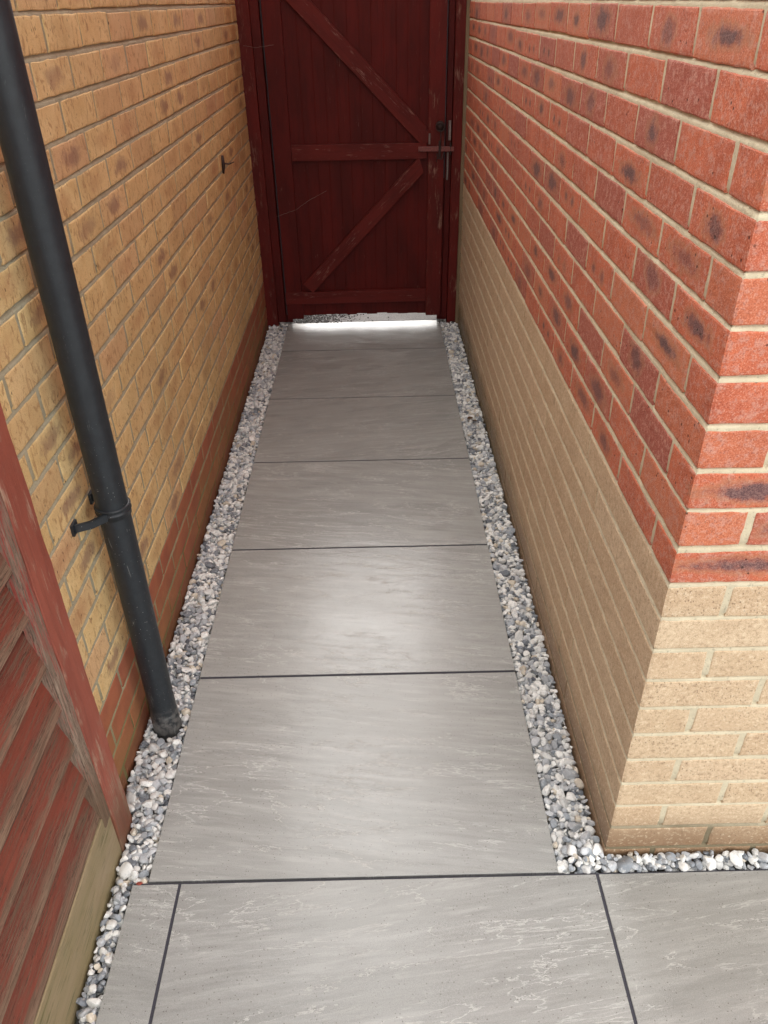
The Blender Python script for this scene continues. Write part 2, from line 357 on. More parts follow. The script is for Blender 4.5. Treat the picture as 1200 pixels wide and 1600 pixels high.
# unfolded wall path: s<0 along the alley face, s>0 round the corner on the front face
class Path:
    def __init__(s, K, A, B, nA, nB, flip):
        s.K, s.A, s.B, s.nA, s.nB = (np.array(q, float) for q in (K, A, B, nA, nB)); s.flip = flip
    def map(s, S, Z, D):
        S = np.asarray(S); t = np.clip((S+.0035)/.007, 0, 1)[:, None]
        n = s.nA*(1-t) + s.nB*t
        D = D - (.0024 + .0008*np.sin(Z*83) + .0006*np.sin(Z*291+1))*np.exp(-(S/.004)**2)
        P = s.K + np.where(S < 0, -S, 0)[:, None]*s.A + np.where(S > 0, S, 0)[:, None]*s.B + n*D[:, None]
        P[:, 2] = Z; return P
CORNER = {0: (.30, .20, .95), 2: (.35, .21, .60), 5: (.2, .31, .55), 6: (.1, .21, .52), 1: (.05, .9, .3), 3: (.1, .9, .3), 4: (.3, .8, .3)}   # fire marks on the quoin bricks
def ticks(a, b, step, corner=True, fine=True):
    L = b-a; e = [0, .0012, .0032, .008] if fine else [0, .0015, .005]
    n = max(1, int(round((L-.016)/step)))
    t = [a+q for q in e] + [a+.008+(L-.016)*i/n for i in range(1, n)] + [b-q for q in reversed(e)]
    if corner and a < -.005 and b > .005: t = [q for q in t if abs(q) > .006] + [-.0045, -.0022, 0, .0022, .0045]
    return np.array(sorted(set(t)))
def add_brick(acc, path, s0, s1, z0, z1, d0=0., fine=True, foot=0., tl=1., br=None):
    S = ticks(s0, s1, .022 if fine else .2, True, fine); Z = ticks(z0, z1, .014 if fine else .2, False, fine)
    SS, ZZ = np.meshgrid(S, Z); SS = SS.ravel(); ZZ = ZZ.ravel(); ns, nz = len(S), len(Z)
    e = np.minimum(np.minimum(SS-s0, s1-SS), np.minimum(ZZ-z0, z1-ZZ))
    bev = np.interp(e, [0, .0012, .0032, .008], [-.012, -.0013, -.0003, 0])
    sd = int(rng.integers(1e9)); P2 = np.c_[SS, ZZ]
    tilt = rng.normal(0, .0004) + np.clip((SS-(s0+s1)/2)*rng.normal(0, .003), -.0008, .0008) + (ZZ-(z0+z1)/2)*rng.normal(0, .006)
    tilt = tilt*tl
    D = d0 + bev + (wob(P2, .0006, 60, sd) + tilt if fine else 0)
    D = np.where(e > .003, np.maximum(D, d0-.0007), D)
    # ragged arrises
    if fine:
        ex = np.clip(1-e/.012, 0, 1)
        SSn = SS + np.where(abs(SS) > .012, wob(P2, .0011, 130, sd+1)*ex, 0); ZZn = ZZ + wob(P2, .0012, 110, sd+2)*ex
    else: SSn, ZZn = SS, ZZ
    V = path.map(SSn, ZZn, D)
    # local coordinates relative to the larger face
    a, b = (s0, min(s1, 0)) if s0 < 0 else (s0, s1)
    if s0 < 0 < s1 and s1 > -s0: a, b = 0, s1
    bc = np.c_[SS-(a+b)/2, ZZ-(z0+z1)/2, np.zeros(len(SS))]
    r0 = rng.random(3); r = np.tile(r0 if br is None else np.array(br), (len(SS), 1))
    i = np.arange(ns-1)[None, :] + ns*np.arange(nz-1)[:, None]; i = i.ravel()
    Fq = np.c_[i, i+1, i+ns+1, i+ns]
    if path.flip: Fq = Fq[:, ::-1]
    base = acc['n']; acc['V'].append(V); acc['F'].append(Fq+base); acc['bc'].append(bc); acc['br'].append(r)
    acc['foot'].append(np.full(len(SS), foot)); acc['big'].append(np.full(len(SS), 1. if (a+b)/2 > 0 else 0.)); acc['n'] += len(V)
def new_acc(): return dict(V=[], F=[], bc=[], br=[], foot=[], big=[], n=0)
def flush(acc, name, mat, parent):
    me = mesh_np(name, np.vstack(acc['V']), np.vstack(acc['F']), dict(bc=np.vstack(acc['bc']), br=np.vstack(acc['br']), foot=np.concatenate(acc['foot']), big=np.concatenate(acc['big'])))
    return link(name, me, mat, parent, False)
def courses(path, z0, pitch, n, smin, smax, kpar, accf, lp=.225, ztop_f=2.2, sfine=.7, d0=0., foot=None, jb=.0088):
    """n courses from z0; kpar(k) True -> header on the alley face at the corner"""
    for k in range(n):
        zb = z0 + k*pitch + jb/2; zt = z0 + (k+1)*pitch - jb/2; acc = accf(k)
        hdr = kpar(k); a, b = (-.1025, .215) if hdr else (-.215, .1025); sc_ = lp/.225
        segs = [(a*sc_, b*sc_)]; j = .010
        q = a*sc_ - j
        while q > smin+.03: segs.append((max(q-(lp-j), smin), q)); q -= lp
        q = b*sc_ + j
        while q < smax-.03: segs.append((q, min(q+(lp-j), smax))); q += lp
        for s0, s1 in segs:
            fine = zb < ztop_f and s0 < sfine
            js = rng.normal(0, .0010, 2) if fine else (0, 0)
            wob_z = .0016*math.sin(s0*2.3+k*1.7) + rng.normal(0, .0007) if fine else 0
            add_brick(acc, path, s0+(js[0] if abs(s0) > .02 else 0), s1+js[1], zb+wob_z, zt+wob_z+(rng.normal(0, .0006) if fine else 0), d0, fine, foot(k) if foot else 0., br=CORNER.get(k) if (path is pr and s0 < 0 < s1) else None)
def plinth_courses(path, acc):
    for k in range(-1, 10):
        zb = Z0 + k*.075 + .0034; zt = Z0 + (k+1)*.075 - .0034; hdr = k % 2 == 0
        b = .215 if hdr else .1025; q = -.44 if hdr else -.55; segs = [(q, b)]
        while q > -(YEND-KY)+.1:
            L = rng.choice([.44, .665, .89]); segs.append((max(q-L, -(YEND-KY)), q-.0035)); q -= L
        q = b + .010
        while q < 3.9: segs.append((q, q+.215)); q += .225
        for s0, s1 in segs:
            wz = rng.normal(0, .0006); add_brick(acc, path, s0, s1, zb+wz, zt+wz, 0, s0 < .7, tl=.1)
def mortar(path, z0, pitch, n, smin, smax, name, mat, parent, deep, flush_, ztop_f=2.2):
    zs = []; ds = []
    for k in range(n+1):
        zc = z0 + k*pitch
        for dz, d in ((-.0048, flush_), (-.001, flush_), (.0016, (flush_*.6+deep*.4)), (.0034, deep), (.0054, deep)): zs.append(zc+dz); ds.append(d)
        if k < n:
            for q in (.16, .5, .84): zs.append(zc+pitch*q); ds.append(flush_-.0005)
    zs = np.array(zs); ds = np.array(ds)
    S = np.unique(np.concatenate([np.arange(smin, min(smax, .8), .016), np.array([min(smax, .8), smax]), [-.0045, 0, .0045]])); S = S[(abs(S) > .004) | (S == 0)]
    SS, ZZ = np.meshgrid(S, zs); DD = np.repeat(ds, len(S)); SS = SS.ravel(); ZZ = ZZ.ravel()
    P2 = np.c_[SS, ZZ]
    DD = DD + wob(P2, .0004, 40, 5) + wob(P2, .0004, 170, 6); DD = np.minimum(DD, -.0005)
    V = path.map(SS, ZZ, DD); ns = len(S)
    i = (np.arange(ns-1)[None, :] + ns*np.arange(len(zs)-1)[:, None]).ravel()
    Fq = np.c_[i, i+1, i+ns+1, i+ns]; Fq = Fq[:, ::-1] if path.flip else Fq
    return link(name, mesh_np(name, V, Fq), mat, parent, True)
def box_mesh(name, lo, hi, mat, parent=None):
    bm = bmesh.new(); bmesh.ops.create_cube(bm, size=1)
    lo = Vector(lo); hi = Vector(hi)
    for v in bm.verts: v.co = Vector(((v.co.x+.5)*(hi.x-lo.x)+lo.x, (v.co.y+.5)*(hi.y-lo.y)+lo.y, (v.co.z+.5)*(hi.z-lo.z)+lo.z))
    me = bpy.data.meshes.new(name); bm.to_mesh(me); bm.free(); return link(name, me, mat, parent)

HT = 5.4; HL = 3.0     # two-storey house on the right, single-storey garage on the left
# ---------------------------------------------------------------- red brick house on the right
KX, KY, Z0 = 1.0125, 1.0155, 0.0237
YEND = 6.3
right = thing('brick_house_wall', 'red brick house wall with cream brick plinth, its corner facing the patio', 'brick wall', (KX, KY, 0))
pr = Path((KX, KY, 0), (0, 1, 0), (1, 0, 0), (-1, 0, 0), (0, -1, 0), False)
accp, accr = new_acc(), new_acc()
nred = int((HT-.774)/.075)
courses(pr, .774, .075, nred, -(YEND-KY), 4.0, lambda k: k % 2 == 0, lambda k: accr)
# plinth: perpends on the alley face are all but invisible, joints thin
plinth_courses(pr, accp)
def par(o, p): return keep(o, p)
o = flush(accr, 'red_brickwork', M['red'], None); par(o, right)
o = flush(accp, 'plinth', M['buff'], None); o['label'] = 'cream buff brick plinth, damp at its foot'; par(o, right)
par(mortar(pr, .774, .075, nred, -(YEND-KY), 4.0, 'mortar_joints', M['mred'], None, -.0060, -.0016), right)
par(mortar(pr, Z0-.075, .075, 11, -(YEND-KY), 4.0, 'plinth_mortar', M['mbuff'], None, -.0058, -.0013), right)
par(box_mesh('wall_core', (KX+.016, KY+.016, -.1), (KX+4.0, YEND-.01, HT), M['mred']), right)

# ---------------------------------------------------------------- yellow brick house on the left
LX, LY, LP = -.12, 1.147, .0742
left = thing('brick_house_wall', 'yellow brick house wall with darker red courses at its foot', 'brick wall', (LX, LY, 0))
pl = Path((LX, LY, 0), (0, 1, 0), (-1, 0, 0), (1, 0, 0), (0, -1, 0), True)
accy = new_acc(); zl = .263-4*LP; nl = int((HL-zl)/LP)
courses(pl, zl, LP, nl, -(YEND-LY), 4.0, lambda k: k % 2 == 0, lambda k: accy, lp=.2265, sfine=.2, foot=lambda k: 1. if k <= 3 else 0.)
par(flush(accy, 'yellow_brickwork', M['yel'], None), left)
par(mortar(pl, zl, LP, nl, -(YEND-LY), 4.0, 'mortar_joints', M['myel'], None, -.0056, -.0016), left)
par(box_mesh('wall_core', (LX-4.0, LY+.016, -.1), (LX-.016, YEND-.01, HL), M['myel']), left)

# ---------------------------------------------------------------- ground and paving
def plane(name, x0, x1, y0, y1, z, mat):
    me = mesh_np(name, np.array([(x0, y0, z), (x1, y0, z), (x1, y1, z), (x0, y1, z)], float), np.array([[0, 1, 2, 3]])); return link(name, me, mat)
g_ = plane('ground', -120, 120, -120, 120, -.032, M['soil']); g_['kind'] = 'structure'

def slab_mesh(name, rects, parent=None):
    Vs, Fs, Sc = [], [], []; n = 0
    for (x0, y0, x1, y1) in rects:
        off = rng.uniform(-30, 30, 3); fl = rng.random() < .5
        e = .0007
        xs = [x0, x0+e] + list(np.linspace(x0, x1, max(3, int((x1-x0)/.1)))[1:-1]) + [x1-e, x1]
        ys = [y0, y0+e] + list(np.linspace(y0, y1, max(3, int((y1-y0)/.1)))[1:-1]) + [y1-e, y1]
        X, Y = np.meshgrid(xs, ys); X = X.ravel(); Y = Y.ravel(); ed = np.minimum(np.minimum(X-x0, x1-X), np.minimum(Y-y0, y1-Y))
        Z = np.where(ed < e/2, -.0006, 0) + abs(rng.normal(0, .0003)) + (X-x0)*abs(rng.normal(0, .0003)) + (Y-y0)*abs(rng.normal(0, .0004)) + .0002*np.sin(X*9+off[0])*np.sin(Y*8+off[1])
        nx = len(xs); ny = len(ys); i = (np.arange(nx-1)[None, :] + nx*np.arange(ny-1)[:, None]).ravel()
        F1 = np.c_[i, i+1, i+nx+1, i+nx]; V1 = np.c_[X, Y, Z]
        # skirt
        loop = list(range(nx)) + [nx*r+nx-1 for r in range(1, ny)] + [nx*(ny-1)+c for c in range(nx-2, -1, -1)] + [nx*r for r in range(ny-2, 0, -1)]
        low = V1[loop].copy(); low[:, 2] = -.022; m0 = len(V1); L = len(loop)
        F2 = np.array([[loop[(q+1) % L], loop[q], m0+q, m0+(q+1) % L] for q in range(L)])
        V1 = np.vstack([V1, low]); s = V1 + [0, 0, 0]; s = np.c_[s[:, 0]*(-1 if fl else 1)+off[0], s[:, 1]+off[1], np.full(len(s), off[2])]
        Vs.append(V1); Fs.append(np.vstack([F1, F2])+n); Sc.append(s); n += len(V1)
    return link(name, mesh_np(name, np.vstack(Vs), np.vstack(Fs), dict(sc=np.vstack(Sc))), M['slab'], parent)
j = .0034
Y0, DP = .973, .6167
ys = [Y0+DP*k for k in range(6)] + [4.504]
path = slab_mesh('path', [(0, a+j*1.25, .903, b-j*1.25) for a, b in zip(ys[:-1], ys[1:])]); path['kind'] = 'structure'
pg = plane('grout_joints', .003, .900, Y0+j, 6.30, -.0012, M['grout']); pg.parent = path
rects = []
for r in range(5):
    b = Y0-j-r*.61; a = b-.61+2*j; x = .0705; rects.append((-.033+.0*r, a, .0705-j, b))
    for c in range(6): rects.append((x+j+c*.916, a, x+.916*(c+1)-j, b))
patio = slab_mesh('patio', rects); patio['kind'] = 'structure'
qg = plane('grout_joints', -.030, 5.5, -2.08, Y0+.0005, -.0014, M['grout']); qg.parent = patio
# joint between path and patio sits on the patio grout
# driveway beyond the gate
g = G('rough_concrete'); P = g.obj(); n = g.noise(P, 240, 4, .75); v = g.vor(P, 130)
cc = g.mix(g.map(n, .3, .7), (.20, .20, .20), (.38, .38, .375)); cc = g.mix(g.map(v.outputs['Distance'], .32, .15), cc, (.05, .048, .045))
M['conc'] = g.done(cc, .7, g.bump(n, .004), Specular_IOR_Level=.3)
th_ = slab_mesh('threshold', [(-.02, 4.504+j, .93, 5.30), (-.02, 5.31, .93, 6.3)]); th_['kind'] = 'structure'; th_.data.materials[0] = M['conc']
drv = slab_mesh('driveway', [(-3+k*.9+j, 6.32+r*.6+j, -3+(k+1)*.9-j, 6.32+(r+1)*.6-j) for k in range(9) for r in range(5)]); drv['kind'] = 'structure'; drv.data.materials[0] = M['conc']

# ---------------------------------------------------------------- gravel
def ico(sub):
    bm = bmesh.new(); bmesh.ops.create_icosphere(bm, subdivisions=sub, radius=1)
    V = np.array([v.co[:] for v in bm.verts]); Fc = np.array([[v.index for v in f.verts] for f in bm.faces]); bm.free(); return V, Fc
IV = {2: ico(2), 3: ico(3)}
def stone_templates(sub, n):
    out = []; V0, Fc = IV[sub]
    for _ in range(n):
        V = V0.copy()
        for _ in range(10):
            d = rng.normal(size=3); d /= np.linalg.norm(d); h = rng.uniform(.52, .86)
            t = V@d; V = V - np.where(t > h, (t-h)*1.0, 0)[:, None]*d
        V *= [1, rng.uniform(.6, .9), rng.uniform(.42, .7)]
        out.append(V)
    return out
T = {2: stone_templates(2, 30), 3: stone_templates(3, 30)}
PAL = [((.84, .84, .82), .32), ((.72, .72, .71), .19), ((.52, .54, .57), .14), ((.30, .33, .37), .12), ((.15, .17, .20), .08), ((.64, .57, .47), .06), ((.40, .42, .45), .09)]
PC = np.array([p[0] for p in PAL]); PW = np.array([p[1] for p in PAL]); PW /= PW.sum()
def gravel(name, inside, bbox, label_kind='stuff', dark=None):
    x0, x1, y0, y1 = bbox; Vs, Fs, Cs = [], [], []; n = 0
    cell = .036; grid = {}
    for layer, (zc, cnt) in enumerate(((-.021, 1.0), (-.0135, 1.0), (-.0070, 1.0))):
        pts = []; grid = {}; area = (x1-x0)*(y1-y0); N = int(area/(.0095**2)*5)
        for _ in range(N):
            x = rng.uniform(x0, x1); y = rng.uniform(y0, y1); r = float(np.clip(rng.lognormal(math.log(.0112), .33), .0050, .0190))
            if not inside(x, y, r*.7): continue
            gx, gy = int(x/cell), int(y/cell); ok = True
            for a in (-1, 0, 1):
                for b in (-1, 0, 1):
                    for (px, py, pr_) in grid.get((gx+a, gy+b), ()):
                        if (px-x)**2+(py-y)**2 < (.70*(r+pr_))**2*.92: ok = False; break
                    if not ok: break
                if not ok: break
            if not ok: continue
            grid.setdefault((gx, gy), []).append((x, y, r)); pts.append((x, y, r))
        for (x, y, r) in pts:
            sub = 3 if y < 2.3 and layer == 2 else 2
            V = T[sub][rng.integers(30)]
            a, b, c = rng.uniform(0, 6.28), rng.normal(0, .45), rng.normal(0, .45)
            Rm = np.array(Matrix.Rotation(a, 3, 'Z') @ Matrix.Rotation(b, 3, 'X') @ Matrix.Rotation(c, 3, 'Y'))
            W = (V*r*1.16)@Rm.T; W += [x, y, zc + rng.normal(0, .0018) + (.017*min(1, max(0, (y-.972)/.025)) if y < 1.06 and x > .93 else 0)]
            col = PC[rng.choice(len(PC), p=PW)]*rng.uniform(.82, 1.08)
            if dark: col = col*dark(x, y)
            Vs.append(W); Fs.append(IV[sub][1]+n); Cs.append(np.tile(np.r_[col, 1], (len(W), 1))); n += len(W)
    o = link(name, mesh_np(name, np.vstack(Vs), np.vstack(Fs), dict(col=np.vstack(Cs))), M['stone'], None, True)
    o.data.set_sharp_from_angle(angle=R(32)); o['kind'] = 'stuff'; return o
def inL(x, y, r):
    if y > Y0+.002: hi = -.001-r
    else: hi = -.035-r
    lo = LX+.003+r if y > 1.16 else -.0815+r
    if (x+.055)**2+(y-1.42)**2 < (.036+r)**2: return False
    return lo < x < hi
def inR(x, y, r):
    if y > KY: return .904+r < x < KX-.002-r
    return .904+r < x and Y0+.001+r < y < KY-.002-r
gl = gravel('gravel', inL, (-.12, 0, .2, 4.5)); tag(gl, 'strip of white and grey gravel along the yellow brick wall and fence', 'gravel')
gr = gravel('gravel', inR, (.904, 1.013, .975, 4.46)); tag(gr, 'strip of white and grey gravel along the cream brick plinth', 'gravel')
gf = gravel('gravel', lambda x, y, r: 1.013 < x and Y0+.001+r < y < KY-.002-r, (1.0, 2.2, Y0, KY)); tag(gf, 'narrow white gravel strip along the front of the brick corner', 'gravel')

# ---------------------------------------------------------------- timber
def plank(name, p0, p1, width, thick, mat, parent=None, face=(0, -1, 0), rag=.0006, seg=.03, cuts=None, label=None, nw=3):
    """board from p0 to p1 (centre of its front face); length on local Z, front face looks along `face`"""
    p0, p1 = Vector(p0), Vector(p1); L = (p1-p0).length; z = (p1-p0).normalized(); f = Vector(face)
    f = (f - f.dot(z)*z).normalized(); x = z.cross(f).normalized(); x = -x
    n = max(2, int(L/seg)); ring = []; bv = .0018
    w2 = width/2
    prof = [(-w2, -thick), (-w2, -bv), (-w2+bv, 0)] + [(-w2+bv+(width-2*bv)*i/(nw+1), 0) for i in range(1, nw+1)] + [(w2-bv, 0), (w2, -bv), (w2, -thick)]
    k = len(prof); V = []; sd = random.random()*99
    for i in range(n+1):
        t = i/n
        for q, (a, d) in enumerate(prof):
            zz = t*L
            if cuts:
                c0, c1 = cuts; sl = c0*(1-t)*a + c1*t*a; zz += sl
            nx = noise.noise(Vector((a*9+sd, zz*11, sd)))*rag*2 + noise.noise(Vector((sd*2+q*.9, zz*45, 1)))*rag
            nd = noise.noise(Vector((q*.7+sd, zz*25, 7+sd)))*rag
            V.append((a+(nx if abs(a) > w2-bv*1.5 else 0), (d+nd if d > -thick else d), zz))
    Fc = []
    for i in range(n):
        for q in range(k):
            a, b = i*k+q, i*k+(q+1) % k; Fc.append((a, b, b+k, a+k))
    bm = bmesh.new(); vs_ = [bm.verts.new(v) for v in V]
    for f4 in Fc: bm.faces.new([vs_[q] for q in f4])
    bm.faces.new([vs_[q] for q in range(k)][::-1]); bm.faces.new([vs_[n*k+q] for q in range(k)])
    bmesh.ops.recalc_face_normals(bm, faces=bm.faces[:])
    me = bpy.data.meshes.new(name); bm.to_mesh(me); bm.free()
    o = link(name, me, mat)
    mm = Matrix((x, f, z)).transposed().to_4x4(); mm.translation = p0; o.matrix_world = mm
    if parent is not None:
        o.parent = parent; o.matrix_parent_inverse = Matrix.Translation(parent.location).inverted()
    if label: o['label'] = label
    return o
def tube(name, pts, r, mat, parent=None, n=10, smooth=True):
    bm = bmesh.new(); rings = []
    pts = [Vector(p) for p in pts]; up = Vector((.3, .5, .8)).normalized()
    for i, p in enumerate(pts):
        d = (pts[min(i+1, len(pts)-1)]-pts[max(i-1, 0)]).normalized(); a = d.cross(up).normalized(); b = d.cross(a)
        rr = r[i] if hasattr(r, '__len__') else r
        rings.append([bm.verts.new(p+a*rr*math.cos(2*math.pi*k/n)+b*rr*math.sin(2*math.pi*k/n)) for k in range(n)])
    for A, B in zip(rings[:-1], rings[1:]):
        for k in range(n): bm.faces.new((A[k], A[(k+1) % n], B[(k+1) % n], B[k]))
    bm.faces.new(rings[0][::-1]); bm.faces.new(rings[-1]); bmesh.ops.recalc_face_normals(bm, faces=bm.faces[:])
    me = bpy.data.meshes.new(name); bm.to_mesh(me); bm.free(); o = link(name, me, mat, None, smooth)
    if parent is not None: keep(o, parent)
    return o

# ---------------------------------------------------------------- gate
GY = 4.47
gate = thing('gate', 'dark red ledged and braced timber gate closing the end of the alley', 'gate', (.45, GY, .05))
GT = 1.80
# boards (tongue and groove) as one panel
def boards():
    bm = bmesh.new(); x = .006; sd = 0; ed = [.10, .165, .232, .292, .352, .412, .470, .532, .592, .655, .712, .772, .835]; ed = [.006, .075] + ed[1:] + [.90]
    for a, b in zip(ed[:-1], ed[1:]):
        sd += 1; dy = random.uniform(-.0008, .0008); v = .0035
        prof = [(a-.0008, .0013), (a+v*.6, 0), ((a+b)/2, -.0003), (b-v*.6, 0), (b+.0008, .0014)]; zz = np.linspace(.052+random.uniform(-.004, .004), GT, 40); pr0 = None
        for z in zz:
            row = [bm.verts.new((px_+noise.noise(Vector((px_*8, z*7, sd)))*.0006, GY+.0225+dy+py_+noise.noise(Vector((px_*20, z*5, sd)))*.0006, z)) for px_, py_ in prof]
            if pr0:
                for q in range(4): bm.faces.new((pr0[q], pr0[q+1], row[q+1], row[q]))
            pr0 = row
    me = bpy.data.meshes.new('board_panel'); bm.to_mesh(me); bm.free(); return me
bp = link('board_panel', boards(), M['gate']); md = bp.modifiers.new('thickness', 'SOLIDIFY'); md.thickness = .014; md.offset = -1; keep(bp, gate)
plank('stile', (.049, GY, .035), (.049, GY, GT), .094, .021, M['gate'], gate)
plank('stile', (.862, GY, .042), (.862, GY, GT), .086, .021, M['post'], gate)
plank('rail', (.0975, GY-.001, .936), (.812, GY-.001, .936), .078, .021, M['rail'], gate, label='worn middle rail of the gate')
plank('rail', (.0, GY-.003, .158), (.818, GY-.003, .163), .070, .024, M['rail'], gate, label='bottom rail of the gate')
plank('rail', (.0975, GY-.001, 1.74), (.818, GY-.001, 1.74), .078, .021, M['rail'], gate)
plank('brace', (.132, GY-.002, 1.66), (.800, GY-.002, 1.005), .082, .020, M['rail'], gate, label='upper diagonal brace of the gate', cuts=(0, -.6))
plank('brace', (.135, GY-.002, .215), (.785, GY-.002, .868), .074, .020, M['rail'], gate, label='lower diagonal brace of the gate', cuts=(0, .5))
plank('rail_block', (.800, GY-.003, .975), (.800, GY-.003, 1.035), .055, .02, M['rail'], gate)
# small off cut below the bottom rail on the left
plank('board_foot', (.045, GY+.004, .05), (.045, GY+.004, .12), .09, .018, M['gate'], gate)
# latch
lat = keep(plank('latch_bar', (.768, GY-.012, .946), (.955, GY-.012, .944), .024, .008, M['redbar']), gate); lat.name = 'latch'
keep(plank('keeper', (.881, GY-.017, .905), (.881, GY-.017, .985), .013, .010, M['iron']), lat)
th = [(.881+.022*math.cos(t), GY-.026, 1.052+.020*math.sin(t)) for t in np.linspace(0, 2*math.pi, 20)]
tube('ring', th, .0035, M['iron'], lat)
tube('boss', [(.881, GY+.001, 1.055), (.881, GY-.016, 1.055), (.881, GY-.024, 1.055)], [.024, .022, .010], M['iron'], lat, 16)
tube('rod', [(.884, GY-.02, 1.035), (.884, GY-.02, .985), (.883, GY-.02, .97)], .003, M['iron'], lat)
tube('wire', [(.866, GY-.02, .925), (.868, GY-.03, .905), (.885, GY-.032, .898), (.897, GY-.024, .91), (.900, GY-.02, .93)], .0028, M['iron'], lat)
tube('wire', [(.868, GY-.02, .905), (.862, GY-.024, .885)], .0025, M['iron'], lat)
plank('drop_hook', (.826, GY-.006, .968), (.826, GY-.006, 1.02), .010, .006, M['galv'], gate)
plank('seal_strip', (.907, GY-.001, .80), (.907, GY-.001, GT), .004, .012, M['seal'], gate)
plank('seal_strip', (-.001, GY+.001, .06), (-.001, GY+.001, GT), .004, .012, M['seal'], gate)
# gate posts
gpl = thing('gate_post', 'dark red timber gate post against the yellow brick wall', 'post', (-.06, GY, 0), 'gate posts')
plank('post_timber', (-.090, GY-.004, -.02), (-.090, GY-.004, 1.9), .067, .07, M['post'], gpl, rag=.001)
plank('stop_batten', (-.033, GY+.004, .02), (-.033, GY+.004, 1.9), .044, .06, M['gate'], gpl)
plank('gap_light_stop', (-.020, GY+.045, .0), (-.020, GY+.045, 1.9), .09, .03, M['gate'], gpl)  # timber added behind the left gap to stop light leaking through
gpr = thing('gate_post', 'dark red timber gate post beside the bare brown batten', 'post', (.965, GY, 0), 'gate posts')
plank('post_timber', (.971, GY-.004, -.02), (.971, GY-.004, 1.9), .050, .07, M['post'], gpr, rag=.001)
plank('stop_batten', (.929, GY+.02, .02), (.929, GY+.02, 1.9), .030, .04, M['gate'], gpr)
plank('gap_light_stop', (.925, GY+.045, .0), (.925, GY+.045, 1.9), .07, .03, M['gate'], gpr)  # added likewise, blocks daylight through the right gap
plank('strike_plate_or_gap_light', (.932, GY-.002, .985), (.932, GY-.002, 1.078), .014, .012, M['galv'], gpr)
plank('strike_plate_or_gap_light', (.925, GY+.000, .79), (.925, GY+.000, .925), .010, .012, M['galv'], gpr)  # thin steel strip standing in for the sliver of light in the gap
plank('catch', (.938, GY-.012, .915), (.938, GY-.012, .975), .008, .006, M['iron'], gpr)
bt = plank('batten', (1.006, GY-.010, -.01), (1.006, GY-.010, 1.95), .0255-.006, .05, M['batten'], rag=.0005); tag(bt, 'bare brown timber batten between the gate post and the brick wall', 'batten')

# ---------------------------------------------------------------- fence
fp = plank('fence_post', (-.079, 1.103, -.03), (-.079, 1.103, 1.85), .082, .075, M['fpost'], face=(1, 0, 0), rag=.0016)
tag(fp, 'faded red timber fence post standing against the yellow brick corner', 'post')
fence = thing('fence', 'weathered red overlap fence panel with horizontal boards', 'fence', (-.1, .1, .16))
plank('edge_batten', (-.0805, 1.044, .125), (-.0805, 1.044, 1.8), .033, .024, M['fbat'], fence, face=(1, 0, 0), rag=.0018, label='split grey edged batten at the panel end')
plank('edge_batten', (-.0805, -.78, .125), (-.0805, -.78, 1.8), .033, .024, M['fbat'], fence, face=(1, 0, 0), rag=.0018)
def laps():
    bm = bmesh.new(); zs = [.158+.111*k for k in range(15)]; L = 1.85
    for kk, zb in enumerate(zs):
        n = 80; prev = None
        for i in range(n+1):
            t = i/n*L; wv = noise.noise(Vector((t*1.6, kk*3.1, 2)))*.010 + noise.noise(Vector((t*7, kk*3.1, 5)))*.0025
            ww = noise.noise(Vector((t*2.5, kk*5.3, 9)))*.003
            # local: X up, Y outwards, Z along the fence
            sec = [(zb+wv, -.006), (zb+wv, .009+ww), (zb+wv+.003, .011+ww), (zb+.05, 0+ww*.6), (zb+.10, -.015), (zb+.128, -.022), (zb+.128, -.026)]
            row = [bm.verts.new((a, d, t)) for a, d in sec]
            if prev:
                for q in range(len(sec)-1): bm.faces.new((prev[q], prev[q+1], row[q+1], row[q]))
                bm.faces.new((prev[-1], prev[0], row[0], row[-1]))
            else: bm.faces.new(row)
            prev = row
        bm.faces.new(prev[::-1])
    bmesh.ops.recalc_face_normals(bm, faces=bm.faces[:])
    me = bpy.data.meshes.new('overlap_boards'); bm.to_mesh(me); bm.free(); return me
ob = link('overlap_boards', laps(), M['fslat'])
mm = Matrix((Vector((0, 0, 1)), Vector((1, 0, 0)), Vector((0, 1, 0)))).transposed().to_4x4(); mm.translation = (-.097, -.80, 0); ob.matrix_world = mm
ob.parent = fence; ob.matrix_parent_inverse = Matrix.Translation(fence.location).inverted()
gb = plank('gravel_board', (-.083, -1.2, .062), (-.083, 1.0605, .062), .185, .03, M['gboard'], face=(1, 0, 0), rag=.001, nw=6)
tag(gb, 'greenish brown timber gravel board lying below the fence panel', 'gravel board')

# ---------------------------------------------------------------- downpipe
PX, PY, PR = -.055, 1.42, .034
pipe = thing('downpipe', 'black plastic downpipe standing in gravel against the yellow brick wall', 'downpipe', (PX, PY, 0))
def lathe(name, prof, mat, parent, cx=PX, cy=PY, n=48):
    V = []; Fc = []
    for r, z in prof:
        for k in range(n): V.append((cx+r*math.cos(2*math.pi*k/n), cy+r*math.sin(2*math.pi*k/n), z))
    for i in range(len(prof)-1):
        for k in range(n): Fc.append((i*n+k, i*n+(k+1) % n, (i+1)*n+(k+1) % n, (i+1)*n+k))
    o = link(name, mesh_np(name, np.array(V), np.array(Fc)), mat, None, True); keep(o, parent); return o
zz = [-.03, -.0, .02, .05, .12] + list(np.linspace(.2, 2.9, 20))
lathe('pipe', [(PR*(1.0+.012*math.exp(-((z-.03)/.03)**2)), z) for z in zz], M['pipe'], pipe)
lathe('shoe_collar', [(PR+.0002, .058), (PR+.0016, .0555), (PR+.002, .05), (PR+.002, -.01), (PR-.002, -.012)], M['pipe'], pipe)
zc = .693
